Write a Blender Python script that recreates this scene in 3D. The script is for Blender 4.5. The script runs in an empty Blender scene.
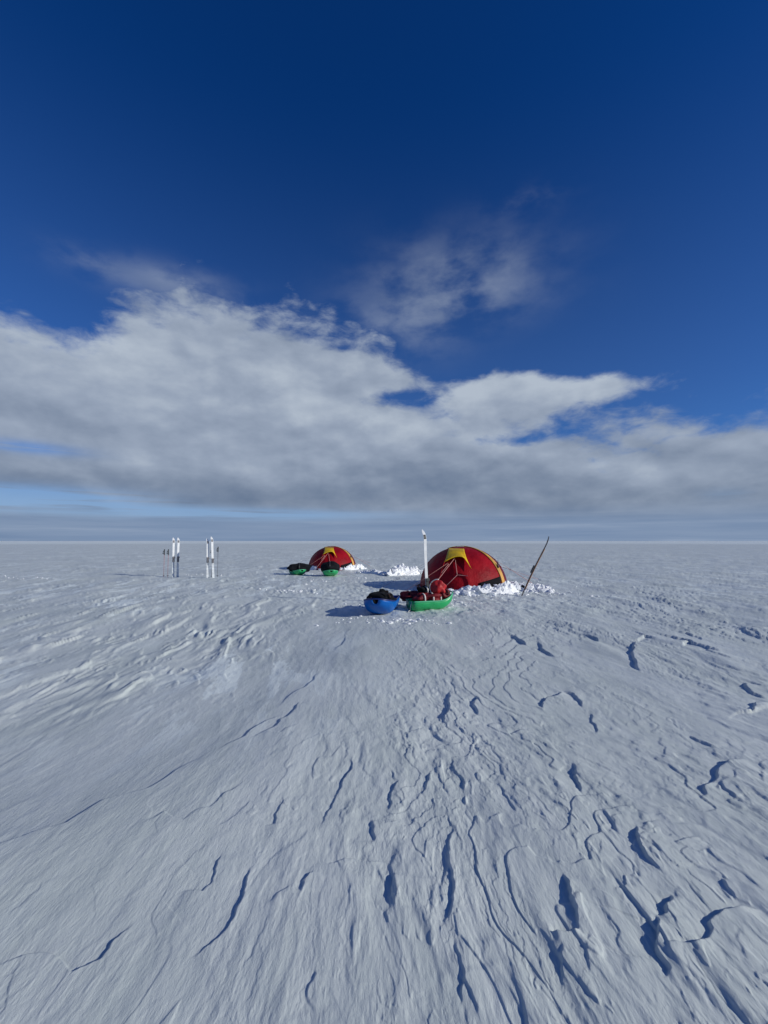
import bpy, bmesh, math, random
import numpy as np
from mathutils import Vector, Matrix, noise as mnoise

R = math.radians
random.seed(7)
scene = bpy.context.scene
col = scene.collection

# ------------------------------------------------------------------ camera
CAM_H = 1.60
F = 441.0                       # focal length in pixels of the 768x1024 frame
PITCH = math.atan(29.0 / F)
cam_d = bpy.data.cameras.new('camera')
cam = bpy.data.objects.new('camera', cam_d); col.objects.link(cam)
cam_d.sensor_fit = 'VERTICAL'; cam_d.sensor_height = 36.0
cam_d.lens = F / 1024.0 * 36.0
cam_d.clip_start = 0.05; cam_d.clip_end = 60000
cam.location = (0, 0, CAM_H)
cam.rotation_euler = (R(90) + PITCH, 0, 0)
scene.camera = cam

def ray(px, py):
    u = (px - 384.0) / F; v = -(py - 512.0) / F
    c, s = math.cos(PITCH), math.sin(PITCH)
    return Vector((u, c - v * s, s + v * c))

def gp(px, py, z=0.0):
    """design helper: the point of the snow plain (height z) seen at a photo position"""
    d = ray(px, py); t = (z - CAM_H) / d.z
    return (d.x * t, d.y * t)

# ------------------------------------------------------------------ sun / exposure
SUN_EL = R(22.5)
SUN_BACK = R(18.0)     # how far behind the camera's left-right line the sun stands
sunv = Vector((math.cos(SUN_EL) * math.cos(SUN_BACK), -math.cos(SUN_EL) * math.sin(SUN_BACK), math.sin(SUN_EL)))
sd = bpy.data.lights.new('sun', 'SUN'); sd.energy = 4.7; sd.angle = R(0.53); sd.color = (1.0, 0.965, 0.86)
so = bpy.data.objects.new('sun', sd); col.objects.link(so)
so.rotation_euler = (-sunv).to_track_quat('-Z', 'Y').to_euler()
scene.view_settings.view_transform = 'Standard'; scene.view_settings.look = 'None'
scene.view_settings.gamma = 1.0; scene.view_settings.use_curve_mapping = False
scene.view_settings.exposure = -0.52

# ------------------------------------------------------------------ node helpers
class NT:
    def __init__(s, tree): s.t = tree; s.n = tree.nodes; s.l = tree.links
    def node(s, typ, **kw):
        n = s.n.new(typ)
        for k, v in kw.items(): setattr(n, k, v)
        return n
    def set(s, sock, v):
        if hasattr(v, 'links') or isinstance(v, bpy.types.NodeSocket): s.l.new(v, sock)
        else: sock.default_value = v
    def m(s, op, a, b=0.0, c=None, clamp=False):
        n = s.node('ShaderNodeMath', operation=op, use_clamp=clamp)
        s.set(n.inputs[0], a); s.set(n.inputs[1], b)
        if c is not None: s.set(n.inputs[2], c)
        return n.outputs[0]
    def mr(s, v, a, b, c=0.0, d=1.0, smooth=True):
        n = s.node('ShaderNodeMapRange'); n.interpolation_type = 'SMOOTHSTEP' if smooth else 'LINEAR'
        s.set(n.inputs[0], v); s.set(n.inputs[1], a); s.set(n.inputs[2], b); s.set(n.inputs[3], c); s.set(n.inputs[4], d)
        return n.outputs[0]
    def xyz(s, x, y, z=0.0):
        n = s.node('ShaderNodeCombineXYZ'); s.set(n.inputs[0], x); s.set(n.inputs[1], y); s.set(n.inputs[2], z)
        return n.outputs[0]
    def sep(s, v):
        n = s.node('ShaderNodeSeparateXYZ'); s.set(n.inputs[0], v); return n.outputs
    def noise(s, vec, scale=1.0, detail=4.0, rough=0.5, dist=0.0, lac=2.0):
        n = s.node('ShaderNodeTexNoise'); s.set(n.inputs['Vector'], vec)
        n.inputs['Scale'].default_value = scale; n.inputs['Detail'].default_value = detail
        n.inputs['Roughness'].default_value = rough; n.inputs['Distortion'].default_value = dist
        n.inputs['Lacunarity'].default_value = lac
        return n.outputs['Fac']
    def ramp(s, fac, stops, interp='LINEAR'):
        n = s.node('ShaderNodeValToRGB'); cr = n.color_ramp; cr.interpolation = interp
        while len(cr.elements) < len(stops): cr.elements.new(0.5)
        for e, (p, c) in zip(cr.elements, stops):
            e.position = p; e.color = (*c, 1) if isinstance(c, tuple) else (c, c, c, 1)
        s.set(n.inputs[0], fac); return n.outputs[0]
    def mix(s, f, a, b, typ='RGBA', blend='MIX'):
        n = s.node('ShaderNodeMix', data_type='RGBA', blend_type=blend)
        s.set(n.inputs['Factor'], f)
        s.set(n.inputs[6], a if not isinstance(a, tuple) else (*a, 1)); s.set(n.inputs[7], b if not isinstance(b, tuple) else (*b, 1))
        return n.outputs[2]

# ------------------------------------------------------------------ world: clear polar sky with a stratocumulus bank
def build_world():
    w = bpy.data.worlds.new('World'); scene.world = w; w.use_nodes = True
    w.node_tree.nodes.clear(); k = NT(w.node_tree)
    out = k.node('ShaderNodeOutputWorld'); bg = k.node('ShaderNodeBackground')
    k.l.new(bg.outputs[0], out.inputs[0])
    sky = k.node('ShaderNodeTexSky', sky_type='NISHITA'); sky.sun_disc = False
    sky.sun_elevation = SUN_EL; sky.sun_rotation = math.atan2(sunv.x, sunv.y)
    sky.altitude = 2400; sky.air_density = 1.0; sky.dust_density = 0.1; sky.ozone_density = 3.0
    hs = k.node('ShaderNodeHueSaturation'); hs.inputs['Hue'].default_value = 0.508
    hs.inputs['Saturation'].default_value = 1.30; hs.inputs['Value'].default_value = 1.0
    k.l.new(sky.outputs[0], hs.inputs['Color'])
    tc = k.node('ShaderNodeTexCoord'); X, Y, Z = k.sep(tc.outputs['Generated'])[:3]
    az = k.m('ARCTAN2', X, Y)                     # radians, 0 = straight ahead (+Y), + to the right
    el = k.m('ARCSINE', Z)
    hor = k.m('SQRT', k.m('ADD', k.m('MULTIPLY', X, X), k.m('MULTIPLY', Y, Y)))
    # perspective of a flat cloud deck, softened near the horizon
    den = k.m('ADD', k.m('MAXIMUM', Z, 0.0), 0.16)
    P = k.xyz(k.m('DIVIDE', X, den), k.m('DIVIDE', Y, den), 0.0)
    def ae(px, py):
        d = ray(px, py).normalized(); return math.atan2(d.x, d.y), math.asin(d.z)
    # --- upper edge of the bank as a curve of elevation over azimuth
    prof = [(-40, 345), (0, 318), (30, 330), (65, 342), (100, 318), (135, 294), (180, 288), (215, 293), (262, 306),
            (300, 318), (335, 332), (372, 344), (395, 366), (420, 395), (460, 412), (540, 418), (600, 428),
            (660, 422), (700, 416), (768, 408), (820, 405)]
    pts = [ae(*q) for q in prof]
    fac = k.mr(az, -math.pi, math.pi, 0, 1, smooth=False)
    stops = [(0.0, .30), (0.20, .28), (0.30, .36), (0.36, .42)] + [((a + math.pi) / (2 * math.pi), e) for a, e in pts] + [(0.66, .30), (0.72, .33), (0.85, .24), (1.0, .30)]
    stops = [s for s in stops]
    etop = k.ramp(fac, stops)
    etop = k.m('MULTIPLY', etop, 1.0)
    # angular noise for the puffs of the edge
    A = k.xyz(az, k.m('MULTIPLY', el, 1.75), 0.0)
    n1 = k.noise(A, 6.0, 7.0, 0.50, 0.1)
    n2 = k.noise(k.xyz(az, k.m('MULTIPLY', el, 2.2), 3.7), 17.0, 6.0, 0.62, 0.3)
    nn = k.m('ADD', k.m('MULTIPLY', k.m('SUBTRACT', n1, 0.5), 0.22), k.m('MULTIPLY', k.m('SUBTRACT', n2, 0.5), 0.13))
    depth = k.m('ADD', k.m('SUBTRACT', etop, el), nn)        # radians below the edge
    def blob(px, py, rx, ry, soft=1.0):
        a0, e0 = ae(px, py); sc = math.cos(e0)
        a1, _ = ae(px + rx, py); _, e1 = ae(px, py - ry)
        dx = k.m('DIVIDE', k.m('SUBTRACT', az, a0), abs(a1 - a0)); dy = k.m('DIVIDE', k.m('SUBTRACT', el, e0), abs(e1 - e0))
        d = k.m('ADD', k.m('MULTIPLY', dx, dx), k.m('MULTIPLY', dy, dy))
        return k.m('EXPONENT', k.m('MULTIPLY', d, -1.0))
    # the separate low puff right of centre and bridge clouds
    add = k.m('MULTIPLY', blob(525, 390, 92, 24), 0.17)
    add = k.m('ADD', add, k.m('MULTIPLY', blob(600, 388, 45, 13), 0.10))
    add = k.m('ADD', add, k.m('MULTIPLY', blob(335, 362, 60, 18), 0.07))
    add = k.m('ADD', add, k.m('MULTIPLY', blob(410, 382, 30, 10), 0.05))
    # holes showing blue
    sub = k.m('MULTIPLY', blob(392, 400, 38, 12), 0.115)
    sub = k.m('ADD', sub, k.m('MULTIPLY', blob(340, 349, 26, 6), 0.06))
    sub = k.m('ADD', sub, k.m('MULTIPLY', blob(505, 441, 45, 6), 0.06))
    depth2 = k.m('SUBTRACT', k.m('ADD', depth, add), sub)
    cover = k.mr(depth2, -0.032, 0.055)
    # fade the foot of the bank into streaky low stratus
    lowgap = k.m('ADD', k.m('MULTIPLY', blob(20, 497, 120, 11), 1.6), k.m('MULTIPLY', blob(235, 514, 140, 5.5), 1.4))
    lowgap = k.m('ADD', lowgap, k.m('MULTIPLY', blob(25, 447, 55, 6), 0.9))
    lowgap = k.m('ADD', lowgap, k.m('MULTIPLY', blob(722, 494, 26, 5), 0.35))
    strk = k.noise(k.xyz(k.m('MULTIPLY', az, 1.6), k.m('MULTIPLY', el, 34.0), 1.3), 2.2, 5.0, 0.55, 0.3)
    gapm = k.m('MULTIPLY', lowgap, k.mr(strk, 0.25, 0.55), clamp=True)
    cover = k.m('MULTIPLY', cover, k.m('SUBTRACT', 1.0, k.m('MULTIPLY', gapm, 0.8)))
    # thin veil clouds above
    vn = k.noise(k.xyz(k.m('ADD', az, k.m('MULTIPLY', el, -.08)), k.m('MULTIPLY', el, 2.0), 9.1), 8.0, 8.0, 0.55, 0.10)
    veil = k.m('MULTIPLY', blob(458, 276, 78, 38), k.mr(vn, 0.28, 0.74))
    veil = k.m('MULTIPLY', veil, 0.75)
    veil = k.m('ADD', veil, k.m('MULTIPLY', k.m('MULTIPLY', blob(440, 310, 80, 22), k.mr(vn, 0.34, 0.66)), 0.45))
    veil = k.m('ADD', veil, k.m('MULTIPLY', k.m('MULTIPLY', blob(528, 202, 38, 14), k.mr(vn, 0.42, 0.70)), 0.22))
    veil = k.m('ADD', veil, k.m('MULTIPLY', k.m('MULTIPLY', blob(86, 262, 34, 12), k.mr(vn, 0.42, 0.70)), 0.30))
    veil = k.m('ADD', veil, k.m('MULTIPLY', k.m('MULTIPLY', blob(172, 286, 60, 18), k.mr(vn, 0.32, 0.64)), 0.75))
    veil = k.m('ADD', veil, k.m('MULTIPLY', k.m('MULTIPLY', blob(400, 335, 60, 30), k.mr(vn, 0.36, 0.66)), 0.30), clamp=True)
    # --- cloud shading: relief of the noise towards the sun, darker base
    A2 = k.xyz(k.m('ADD', az, 0.014), k.m('MULTIPLY', k.m('ADD', el, 0.022), 1.75), 0.0)
    n1b = k.noise(A2, 8.0, 7.0, 0.52, 0.1)
    n1s = k.noise(A, 8.0, 7.0, 0.52, 0.1)
    relief = k.m('SUBTRACT', n1s, n1b)
    deck = k.noise(P, 1.5, 7.0, 0.55, 0.5)
    deck2 = k.noise(k.xyz(k.m('MULTIPLY', az, 1.3), k.m('MULTIPLY', el, 3.0), 5.0), 3.4, 6.0, 0.45, 0.2)
    base = k.mr(el, 0.045, 0.30, 0.0, 1.0)               # 0 near horizon ..1 high
    light = k.m('ADD', k.m('MULTIPLY', base, 0.42), 0.29)
    light = k.m('ADD', light, k.m('MULTIPLY', relief, 0.85))
    light = k.m('ADD', light, k.m('MULTIPLY', k.m('SUBTRACT', deck2, 0.5), 1.0))
    light = k.m('ADD', light, k.m('MULTIPLY', k.m('SUBTRACT', deck, 0.5), 0.25))
    light = k.m('ADD', light, k.m('MULTIPLY', blob(560, 385, 90, 22), 0.14))
    light = k.m('SUBTRACT', light, k.m('MULTIPLY', blob(250, 492, 190, 14), 0.16))
    light = k.m('ADD', light, 0.06, clamp=True)
    ccol = k.ramp(light, [(0.0, (0.17, 0.235, 0.36)), (0.35, (0.275, 0.345, 0.47)), (0.7, (0.42, 0.50, 0.635)), (1.0, (0.59, 0.675, 0.79))])
    # low horizon stratus, streaky
    s2 = k.m('ADD', k.m('MULTIPLY', strk, 1.3), -0.28, clamp=True)
    lowc = k.ramp(s2, [(0.0, (0.21, 0.31, 0.50)), (0.5, (0.30, 0.40, 0.58)), (1.0, (0.54, 0.63, 0.78))])
    ccol = k.mix(k.mr(el, 0.03, 0.085, 1.0, 0.0), ccol, lowc)
    CG = 1.0
    ccol = k.mix(1.0, ccol, (CG, CG, CG), blend='MULTIPLY')
    STR = 0.06
    # sky radiance: bring to display domain; clouds are given as radiance / STR
    cg = k.node('ShaderNodeVectorMath', operation='SCALE'); k.l.new(ccol, cg.inputs[0]); cg.inputs['Scale'].default_value = 1.09 / STR
    skyc = hs.outputs[0]
    sg = k.node('ShaderNodeVectorMath', operation='MULTIPLY'); k.l.new(skyc, sg.inputs[0]); sg.inputs[1].default_value = (1.07, 1.58, 2.10)
    # near the foot, behind gaps, pale blue
    thin = k.node('ShaderNodeVectorMath', operation='SCALE'); k.set(thin.inputs[0], (0.33, 0.50, 0.78)); thin.inputs['Scale'].default_value = 1.13 / STR
    skm = k.mix(k.mr(el, 0.02, 0.20, 0.85, 0.0), sg.outputs[0], thin.outputs[0])
    skm = k.mix(k.mr(el, 0.10, 0.85, 0.11, 0.0), skm, thin.outputs[0])
    allc = k.m('MAXIMUM', cover, k.m('MULTIPLY', veil, 0.62))
    tot = k.mix(k.m('MULTIPLY', allc, 0.965), skm, cg.outputs[0])
    k.l.new(tot, bg.inputs[0]); bg.inputs[1].default_value = STR
build_world()

# ------------------------------------------------------------------ numpy noise
_rng = np.random.RandomState(11)
_perm = _rng.permutation(4096).astype(np.int64)
_ga = _rng.rand(4096) * 2 * np.pi
_gx = np.cos(_ga).astype(np.float32); _gy = np.sin(_ga).astype(np.float32)
def pn(x, y, seed=0):
    xi = np.floor(x); yi = np.floor(y)
    xf = (x - xi).astype(np.float32); yf = (y - yi).astype(np.float32)
    xi = xi.astype(np.int64); yi = yi.astype(np.int64)
    def g(ix, iy, fx, fy):
        h = _perm[(_perm[(ix + seed * 131) & 4095] + iy + seed * 17) & 4095]
        return _gx[h] * fx + _gy[h] * fy
    u = xf * xf * xf * (xf * (xf * 6 - 15) + 10); v = yf * yf * yf * (yf * (yf * 6 - 15) + 10)
    a = g(xi, yi, xf, yf); b = g(xi + 1, yi, xf - 1, yf)
    c = g(xi, yi + 1, xf, yf - 1); d = g(xi + 1, yi + 1, xf - 1, yf - 1)
    return (a + (b - a) * u + ((c + (d - c) * u) - (a + (b - a) * u)) * v) * 1.5
def sst(x, a, b):
    t = np.clip((x - a) / (b - a), 0, 1); return t * t * (3 - 2 * t)

# traced erosion edges of the wind crust: (photo points -> metres on the plain), step height, decay length
EDGES = [
 # lower right, the deep undercut blocks
 ([(580, 938), (577, 918), (570, 900), (562, 878)], .040, .30),
 ([(549, 941), (563, 942), (581, 936)], .045, .14),
 ([(660, 877), (651, 868), (640, 850), (634, 838), (633, 828)], .042, .22),
 ([(632, 829), (660, 827), (711, 829)], .012, .10),
 ([(676, 850), (674, 846), (685, 843), (703, 842)], .020, .12),
 ([(664, 987), (668, 975), (660, 962), (660, 950), (662, 930), (658, 924)], .050, .22),
 ([(654, 924), (668, 921), (672, 905), (670, 898)], .045, .14),
 ([(664, 959), (690, 953), (704, 946), (709, 930), (722, 918), (745, 912), (768, 916)], .050, .30),
 ([(736, 903), (729, 893), (723, 880)], .035, .15),
 ([(768, 896), (745, 880), (720, 865), (704, 846)], .016, .14),
 ([(698, 800), (702, 790), (714, 779), (720, 768), (728, 762), (748, 760)], .055, .35),
 ([(746, 803), (735, 800), (725, 790), (722, 782)], .035, .15),
 ([(768, 707), (757, 706), (751, 708), (756, 701), (768, 700)], .05, .2),
 ([(768, 696), (752, 690), (740, 680)], .045, .3),
 ([(716, 748), (703, 742), (691, 735)], .030, .2),
 ([(720, 652), (704, 646), (690, 642), (680, 646)], .06, .4),
 ([(735, 660), (715, 654), (704, 646)], .03, .3),
 ([(544, 710), (541, 703), (546, 698), (555, 696), (561, 690)], .045, .3),
 ([(585, 708), (578, 700), (574, 694), (560, 690)], .03, .3),
 ([(505, 735), (520, 733), (531, 731), (548, 730)], .02, .25),
 ([(440, 726), (446, 715), (449, 705), (452, 690)], .04, .35),
 ([(477, 717), (474, 708), (475, 698)], .04, .3),
 ([(406, 742), (408, 735), (420, 731), (436, 733)], .02, .25),
 ([(585, 798), (580, 790), (576, 780), (573, 764)], .030, .25),
 ([(465, 796), (463, 788), (456, 775), (452, 760)], .022, .25),
 ([(439, 943), (449, 925), (453, 900), (450, 870), (451, 840), (449, 822)], .024, .35),
 ([(463, 1012), (462, 985), (460, 960), (455, 944)], .018, .25),
 ([(478, 1024), (470, 1000), (459, 975)], .014, .25),
 ([(393, 910), (394, 895), (393, 880)], .026, .2),
 ([(386, 815), (392, 800), (398, 785)], .02, .25),
 ([(640, 670), (634, 660), (630, 650), (634, 640)], .05, .35),
 ([(660, 640), (648, 636), (640, 640), (628, 640)], .04, .3),
 ([(600, 735), (592, 722), (590, 712)], .022, .25),
 ([(524, 642), (518, 636), (510, 634)], .05, .4),
 ([(556, 655), (545, 650), (538, 640)], .04, .3),
 ([(600, 640), (590, 634), (580, 632)], .05, .4),
 ([(700, 640), (690, 634), (676, 632)], .05, .4),
 ([(768, 640), (750, 634), (738, 628)], .05, .4),
 ([(748, 970), (738, 950), (742, 935)], .01, .15),
 ([(596, 958), (588, 948), (590, 940)], .012, .10),
 ([(560, 1000), (562, 975), (560, 950)], .012, .2),
 ([(590, 985), (588, 970), (586, 950)], .012, .12),
 # lower left, long thin overlapping tongues
 ([(-10, 985), (5, 975), (20, 967), (42, 966), (58, 972), (75, 980), (98, 967), (118, 948), (138, 928)], .019, .35),
 ([(188, 965), (203, 956), (222, 940), (238, 915), (247, 890), (252, 872)], .022, .35),
 ([(178, 897), (200, 898), (213, 880), (224, 858)], .019, .3),
 ([(316, 840), (328, 818), (340, 796), (348, 775), (351, 758)], .024, .35),
 ([(262, 835), (274, 831), (280, 818), (281, 803)], .018, .25),
 ([(138, 829), (150, 829), (162, 822), (182, 829), (205, 817), (228, 800), (245, 788)], .013, .3),
 ([(218, 753), (240, 742), (262, 724), (282, 716)], .026, .4),
 ([(248, 744), (272, 732), (290, 717), (302, 702)], .024, .4),
 ([(324, 869), (344, 865), (360, 864), (386, 866)], .018, .16),
 ([(299, 897), (304, 886), (312, 876)], .020, .12),
 ([(268, 912), (282, 898), (292, 889)], .010, .2),
 ([(6, 926), (20, 919), (38, 902), (42, 893)], .009, .2),
 ([(374, 845), (372, 835), (373, 825)], .024, .2),
 ([(240, 980), (262, 940), (266, 915)], .008, .25),
 ([(240, 1020), (258, 985), (262, 945)], .006, .25),
 ([(313, 1020), (306, 1000), (314, 975)], .012, .2),
 ([(265, 735), (280, 738), (300, 728)], .010, .2),
 ([(215, 835), (240, 820), (252, 806)], .008, .2),
 ([(420, 800), (424, 788), (430, 775)], .018, .2),
 ([(512, 815), (508, 800), (500, 790)], .014, .2),
 ([(618, 840), (612, 825), (604, 812)], .016, .2),
]
EDGES_M = [([gp(*p) for p in pl], A, L) for pl, A, L in EDGES]
# crest of the drift that divides the smooth glazed slope (left) from the layered crust (right)
CREST = [gp(*p) for p in [(-160, 905), (30, 842), (65, 833), (100, 808), (140, 795), (200, 763), (260, 724), (300, 690), (325, 665), (345, 640)]]
CREST.append((-0.8, 12.0)); CREST.append((-1.5, 20.0)); CREST.append((-3, 45))

def crest_side(x, y):
    """signed lateral distance from the drift crest, positive to the right"""
    cx = np.array([c[0] for c in CREST]); cy = np.array([c[1] for c in CREST])
    o = np.argsort(cy)
    return x - np.interp(y, cy[o], cx[o])

def height(x, y, foot=None):
    """snow relief in metres, wind from straight ahead (+Y)"""
    if foot is None: foot = np.full_like(x, 0.004)
    def att(wl, k=0.6): return 1.0 / (1.0 + (foot / (wl * k)) ** 2)
    h = np.zeros_like(x)
    cs = crest_side(x, y) + .10 * pn(x * 1.3, y * 1.3, 12) + .035 * pn(x * 5, y * 4, 13)
    r = np.sqrt(x * x + y * y)
    far = sst(r, 5.0, 11.0)
    left = 1.0 - sst(cs, -0.25, 0.15)          # smooth glazed slope
    mid = np.exp(-(cs / 2.5) ** 2)
    # flow warping
    wx = x + 0.22 * pn(x * .45, y * .22, 3) + 0.05 * pn(x * 1.8, y * .7, 4)
    wy = y + 0.3 * pn(x * .6, y * .6, 5)
    # broad drifts
    h += 0.060 * pn(x / 7.5, y / 10.0, 6) * att(7)
    h += 0.030 * pn(x / 2.6, y / 4.5, 7) * att(2.6)
    h += 0.045 * sst(r, 7, 20) * pn(x / 3.2 + .3, y / 2.2, 8) * att(2.2)
    h += 0.020 * sst(r, 4, 9) * pn(wx / .9, wy / 1.3, 9) * att(.9)
    # the drift crest: ground falls away gently to the left of it
    nearc = sst(y, 0.5, 1.5) * (1 - sst(y, 7, 12))
    h += nearc * (-0.075 * sst(-cs, -.1, 2.2) + .035 * np.exp(-((cs - .5) / .7) ** 2) + 0.012 * np.exp(-np.maximum(cs, 0) / .5) * sst(cs, 0, .025) * sst(pn(x * .9, y * .9, 14), -.15, .35))
    # tilted plates of layered crust: saw-tooth steps that face left
    amp_r = (.30 + .70 * sst(x, -1.0, .2)) * sst(cs, -0.1, 0.8)
    # eroded crust: anisotropic relief pushed over to the left until its left faces stand steep
    pw = .35 + .9 * sst(pn(wx * .33 + 7, wy * .2, 19), -.25, .35)
    for (fx, fy, A, sd, kk) in ((.95, .38, .010, 20, .55), (2.1, .95, .0098, 31, .60), (4.4, 2.1, .0085, 45, .62), (9.5, 4.6, .0052, 52, .58), (20, 10.0, .0021, 57, .5)):
        gx_ = wx * fx; gy_ = wy * fy + .35 * wx * fx * .3
        u_ = gx_; g_ = pn(u_, gy_, sd)
        wv = .30 * pn(gx_ * 2.3, gy_ * 3.1, sd + 1)
        for it in range(4):
            g_ = .72 * g_ + .28 * 0 if False else pn(gx_ + kk * g_ + wv, gy_ + .25 * kk * g_, sd)
        m = pw * (.25 + .75 * sst(pn(wx * fx * .41 + 9, wy * fx * .23, sd + 2), -.35, .4))
        h += A * g_ * m * (0.10 + 0.90 * amp_r) * att(.55 / fx) * (1 + .8 * far)
    # layered crust: wind-cut terraces, crisp where they face left, blurred away on the other side
    for (fx, fy, q, A, sd) in ((.80, .42, .26, .0062, 110), (1.9, 1.05, .30, .0042, 121), (4.3, 2.3, .36, .0024, 135), (9.5, 5.2, .40, .0014, 147)):
        a_ = wx * fx; b_ = wy * fy
        wb = .16 * pn(a_ * 2.7, b_ * 2.7, sd + 1)
        def MM(ax, bx): return pn(ax + wb, bx + wb, sd) + .30 * pn(ax * 2.3, bx * 2.3, sd + 2) + .12 * pn(ax * 5.5, bx * 6.5, sd + 3) + .05 * pn(ax * 13, bx * 15, sd + 4)
        M0 = MM(a_, b_); gx_ = (MM(a_ + .03, b_) - M0) / .03; gy_ = (MM(a_, b_ + .03) - M0) / .03
        face = sst(gx_ * .85 - gy_ * .35, -.35, .55)
        w_ = .03 + .60 * (1 - face) + .012 / np.maximum(.3, np.hypot(gx_, gy_))
        t_ = M0 / q; fl = np.floor(t_); f_ = t_ - fl
        T = fl + sst(f_, 0, np.minimum(w_, .97)) - t_
        m = sst(pn(a_ * .5 + 9, b_ * .5, sd + 5), -.12, .30)
        h += A * T * m * (0.06 + 0.94 * amp_r) * att(.35 / fx) * (1 + 2.0 * far)
    # flow streaks (grooves along the wind)
    for (fx, fy, A, sd) in ((3.2, .6, .0060, 60), (7.5, 1.5, .0042, 61), (17, 4.0, .0026, 62), (38, 9.0, .0013, 63), (80, 22.0, .0006, 64)):
        n = pn(wx * fx, wy * fy, sd)
        rg = 1 - np.abs(pn(wx * fx * .9 + 5, wy * fy * 1.1, sd + 20)) * 1.6
        m = .55 + .75 * pn(wx * fx * .17, wy * fy * .3, sd + 40)
        h += A * (.6 * n + .45 * rg * rg) * m * att(1 / fx) * (1 + .8 * left * sst(r, 2.5, 6))
    # glazed mini-dunes on the left and in the distance
    lft = sst(-cs, 0.3, 2.0) * sst(y, 3.0, 6.0)
    fr_ = lft + .55 * sst(r, 7, 13) * (1 - lft)
    for (fx, fy, A, sd, kk) in ((.75, .30, .075, 90, .55), (1.9, .60, .062, 91, .80), (4.4, 1.7, .050, 92, .95), (9, 3.8, .022, 94, .9)):
        a_ = (wx + .10 * wy) * fx; b_ = (wy - .10 * wx) * fy; g_ = pn(a_, b_, sd)
        for it in range(3): g_ = pn(a_ - kk * g_ + .25 * pn(a_ * 2, b_ * 2, sd + 5), b_ - .3 * kk * g_, sd)
        h += A * fr_ * np.maximum(g_ - .02, -.12) * sst(pn(a_ * .4, b_ * .4, sd + 7), -.3, .35) * att(.6 / fx)
    dn3 = pn(wx * 1.6, wy * .8, 93) 
    h += sst(cs, 0, 1) * sst(r, 4.5, 8) * .05 * np.maximum(dn3 - .12, 0) * att(.8)
    # small crumbs
    h += 0.0035 * np.maximum(pn(x * 9, y * 7, 70) - .25, 0) * sst(cs, 0, .5) * att(.1)
    # traced steps
    for pl, A, L in EDGES_M:
        P = np.array(pl); M = 3.2 * L + .05
        sel = np.nonzero((x > P[:, 0].min() - M) & (x < P[:, 0].max() + M) & (y > P[:, 1].min() - M) & (y < P[:, 1].max() + M))[0] if x.ndim == 1 else None
        if sel is None or len(sel) == 0: continue
        rr = math.hypot(*P.mean(0)); wob = .009 * rr
        px = x[sel] + wob * pn(x[sel] * 9 / rr * 2, y[sel] * 9 / rr * 2, 80); py = y[sel] + wob * pn(x[sel] * 9 / rr * 2, y[sel] * 9 / rr * 2, 81)
        px = px + .3 * wob * pn(x[sel] * 60 / rr, y[sel] * 60 / rr, 82)
        best = np.full(len(sel), 1e9); sg = np.zeros(len(sel)); tt = np.zeros(len(sel))
        seg = np.hypot(*(P[1:] - P[:-1]).T); tot = seg.sum(); acc = 0
        for i in range(len(P) - 1):
            ax, ay = P[i]; bx, by = P[i + 1]; dx, dy = bx - ax, by - ay; l2 = dx * dx + dy * dy
            t = np.clip(((px - ax) * dx + (py - ay) * dy) / l2, 0, 1)
            qx = px - ax - t * dx; qy = py - ay - t * dy; d = np.hypot(qx, qy)
            side = np.sign(qx * dy - qy * dx)          # + = right of travel
            b = d < best
            best = np.where(b, d, best); sg = np.where(b, side, sg); tt = np.where(b, (acc + t * seg[i]) / tot, tt); acc += seg[i]
        end = sst(tt, 0, .22) * (1 - sst(tt, .78, 1.0)) * (1 + .6 * pn(px * 14 / rr, py * 7 / rr, 83))
        # beyond the ends nothing
        s = best * sg
        w = .0025 + .0012 * rr
        step = sst(s, -w, w)
        L2 = L * .55
        prof = step * .72 * np.exp(-np.maximum(s, 0) / L) * (1 - sst(best, 2 * L, 3.2 * L)) - (1 - step) * .55 * np.exp(-np.maximum(-s, 0) / L2) * (1 - sst(best, 2 * L, 3.2 * L))
        h[sel] += (.38 + .22 * min(1, max(0, (rr - 2.5) / 3))) * A * prof * end
    # trodden, flat camp area
    camp = np.exp(-(((x - 1.2) / 4.5) ** 2 + ((y - 15.0) / 5.5) ** 2) ** 2)
    h *= 1 - .8 * camp
    h += camp * (.016 * pn(x * 1.7, y * 1.5, 95) + .040 * np.minimum(pn(x * 3.4, y * 3.0, 96) + .1, .12) + .034 * np.maximum(pn(x * 8, y * 7, 97), 0)) * att(.5)
    return h

def hz(x, y):
    return float(height(np.array([float(x)]), np.array([float(y)]))[0])

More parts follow.
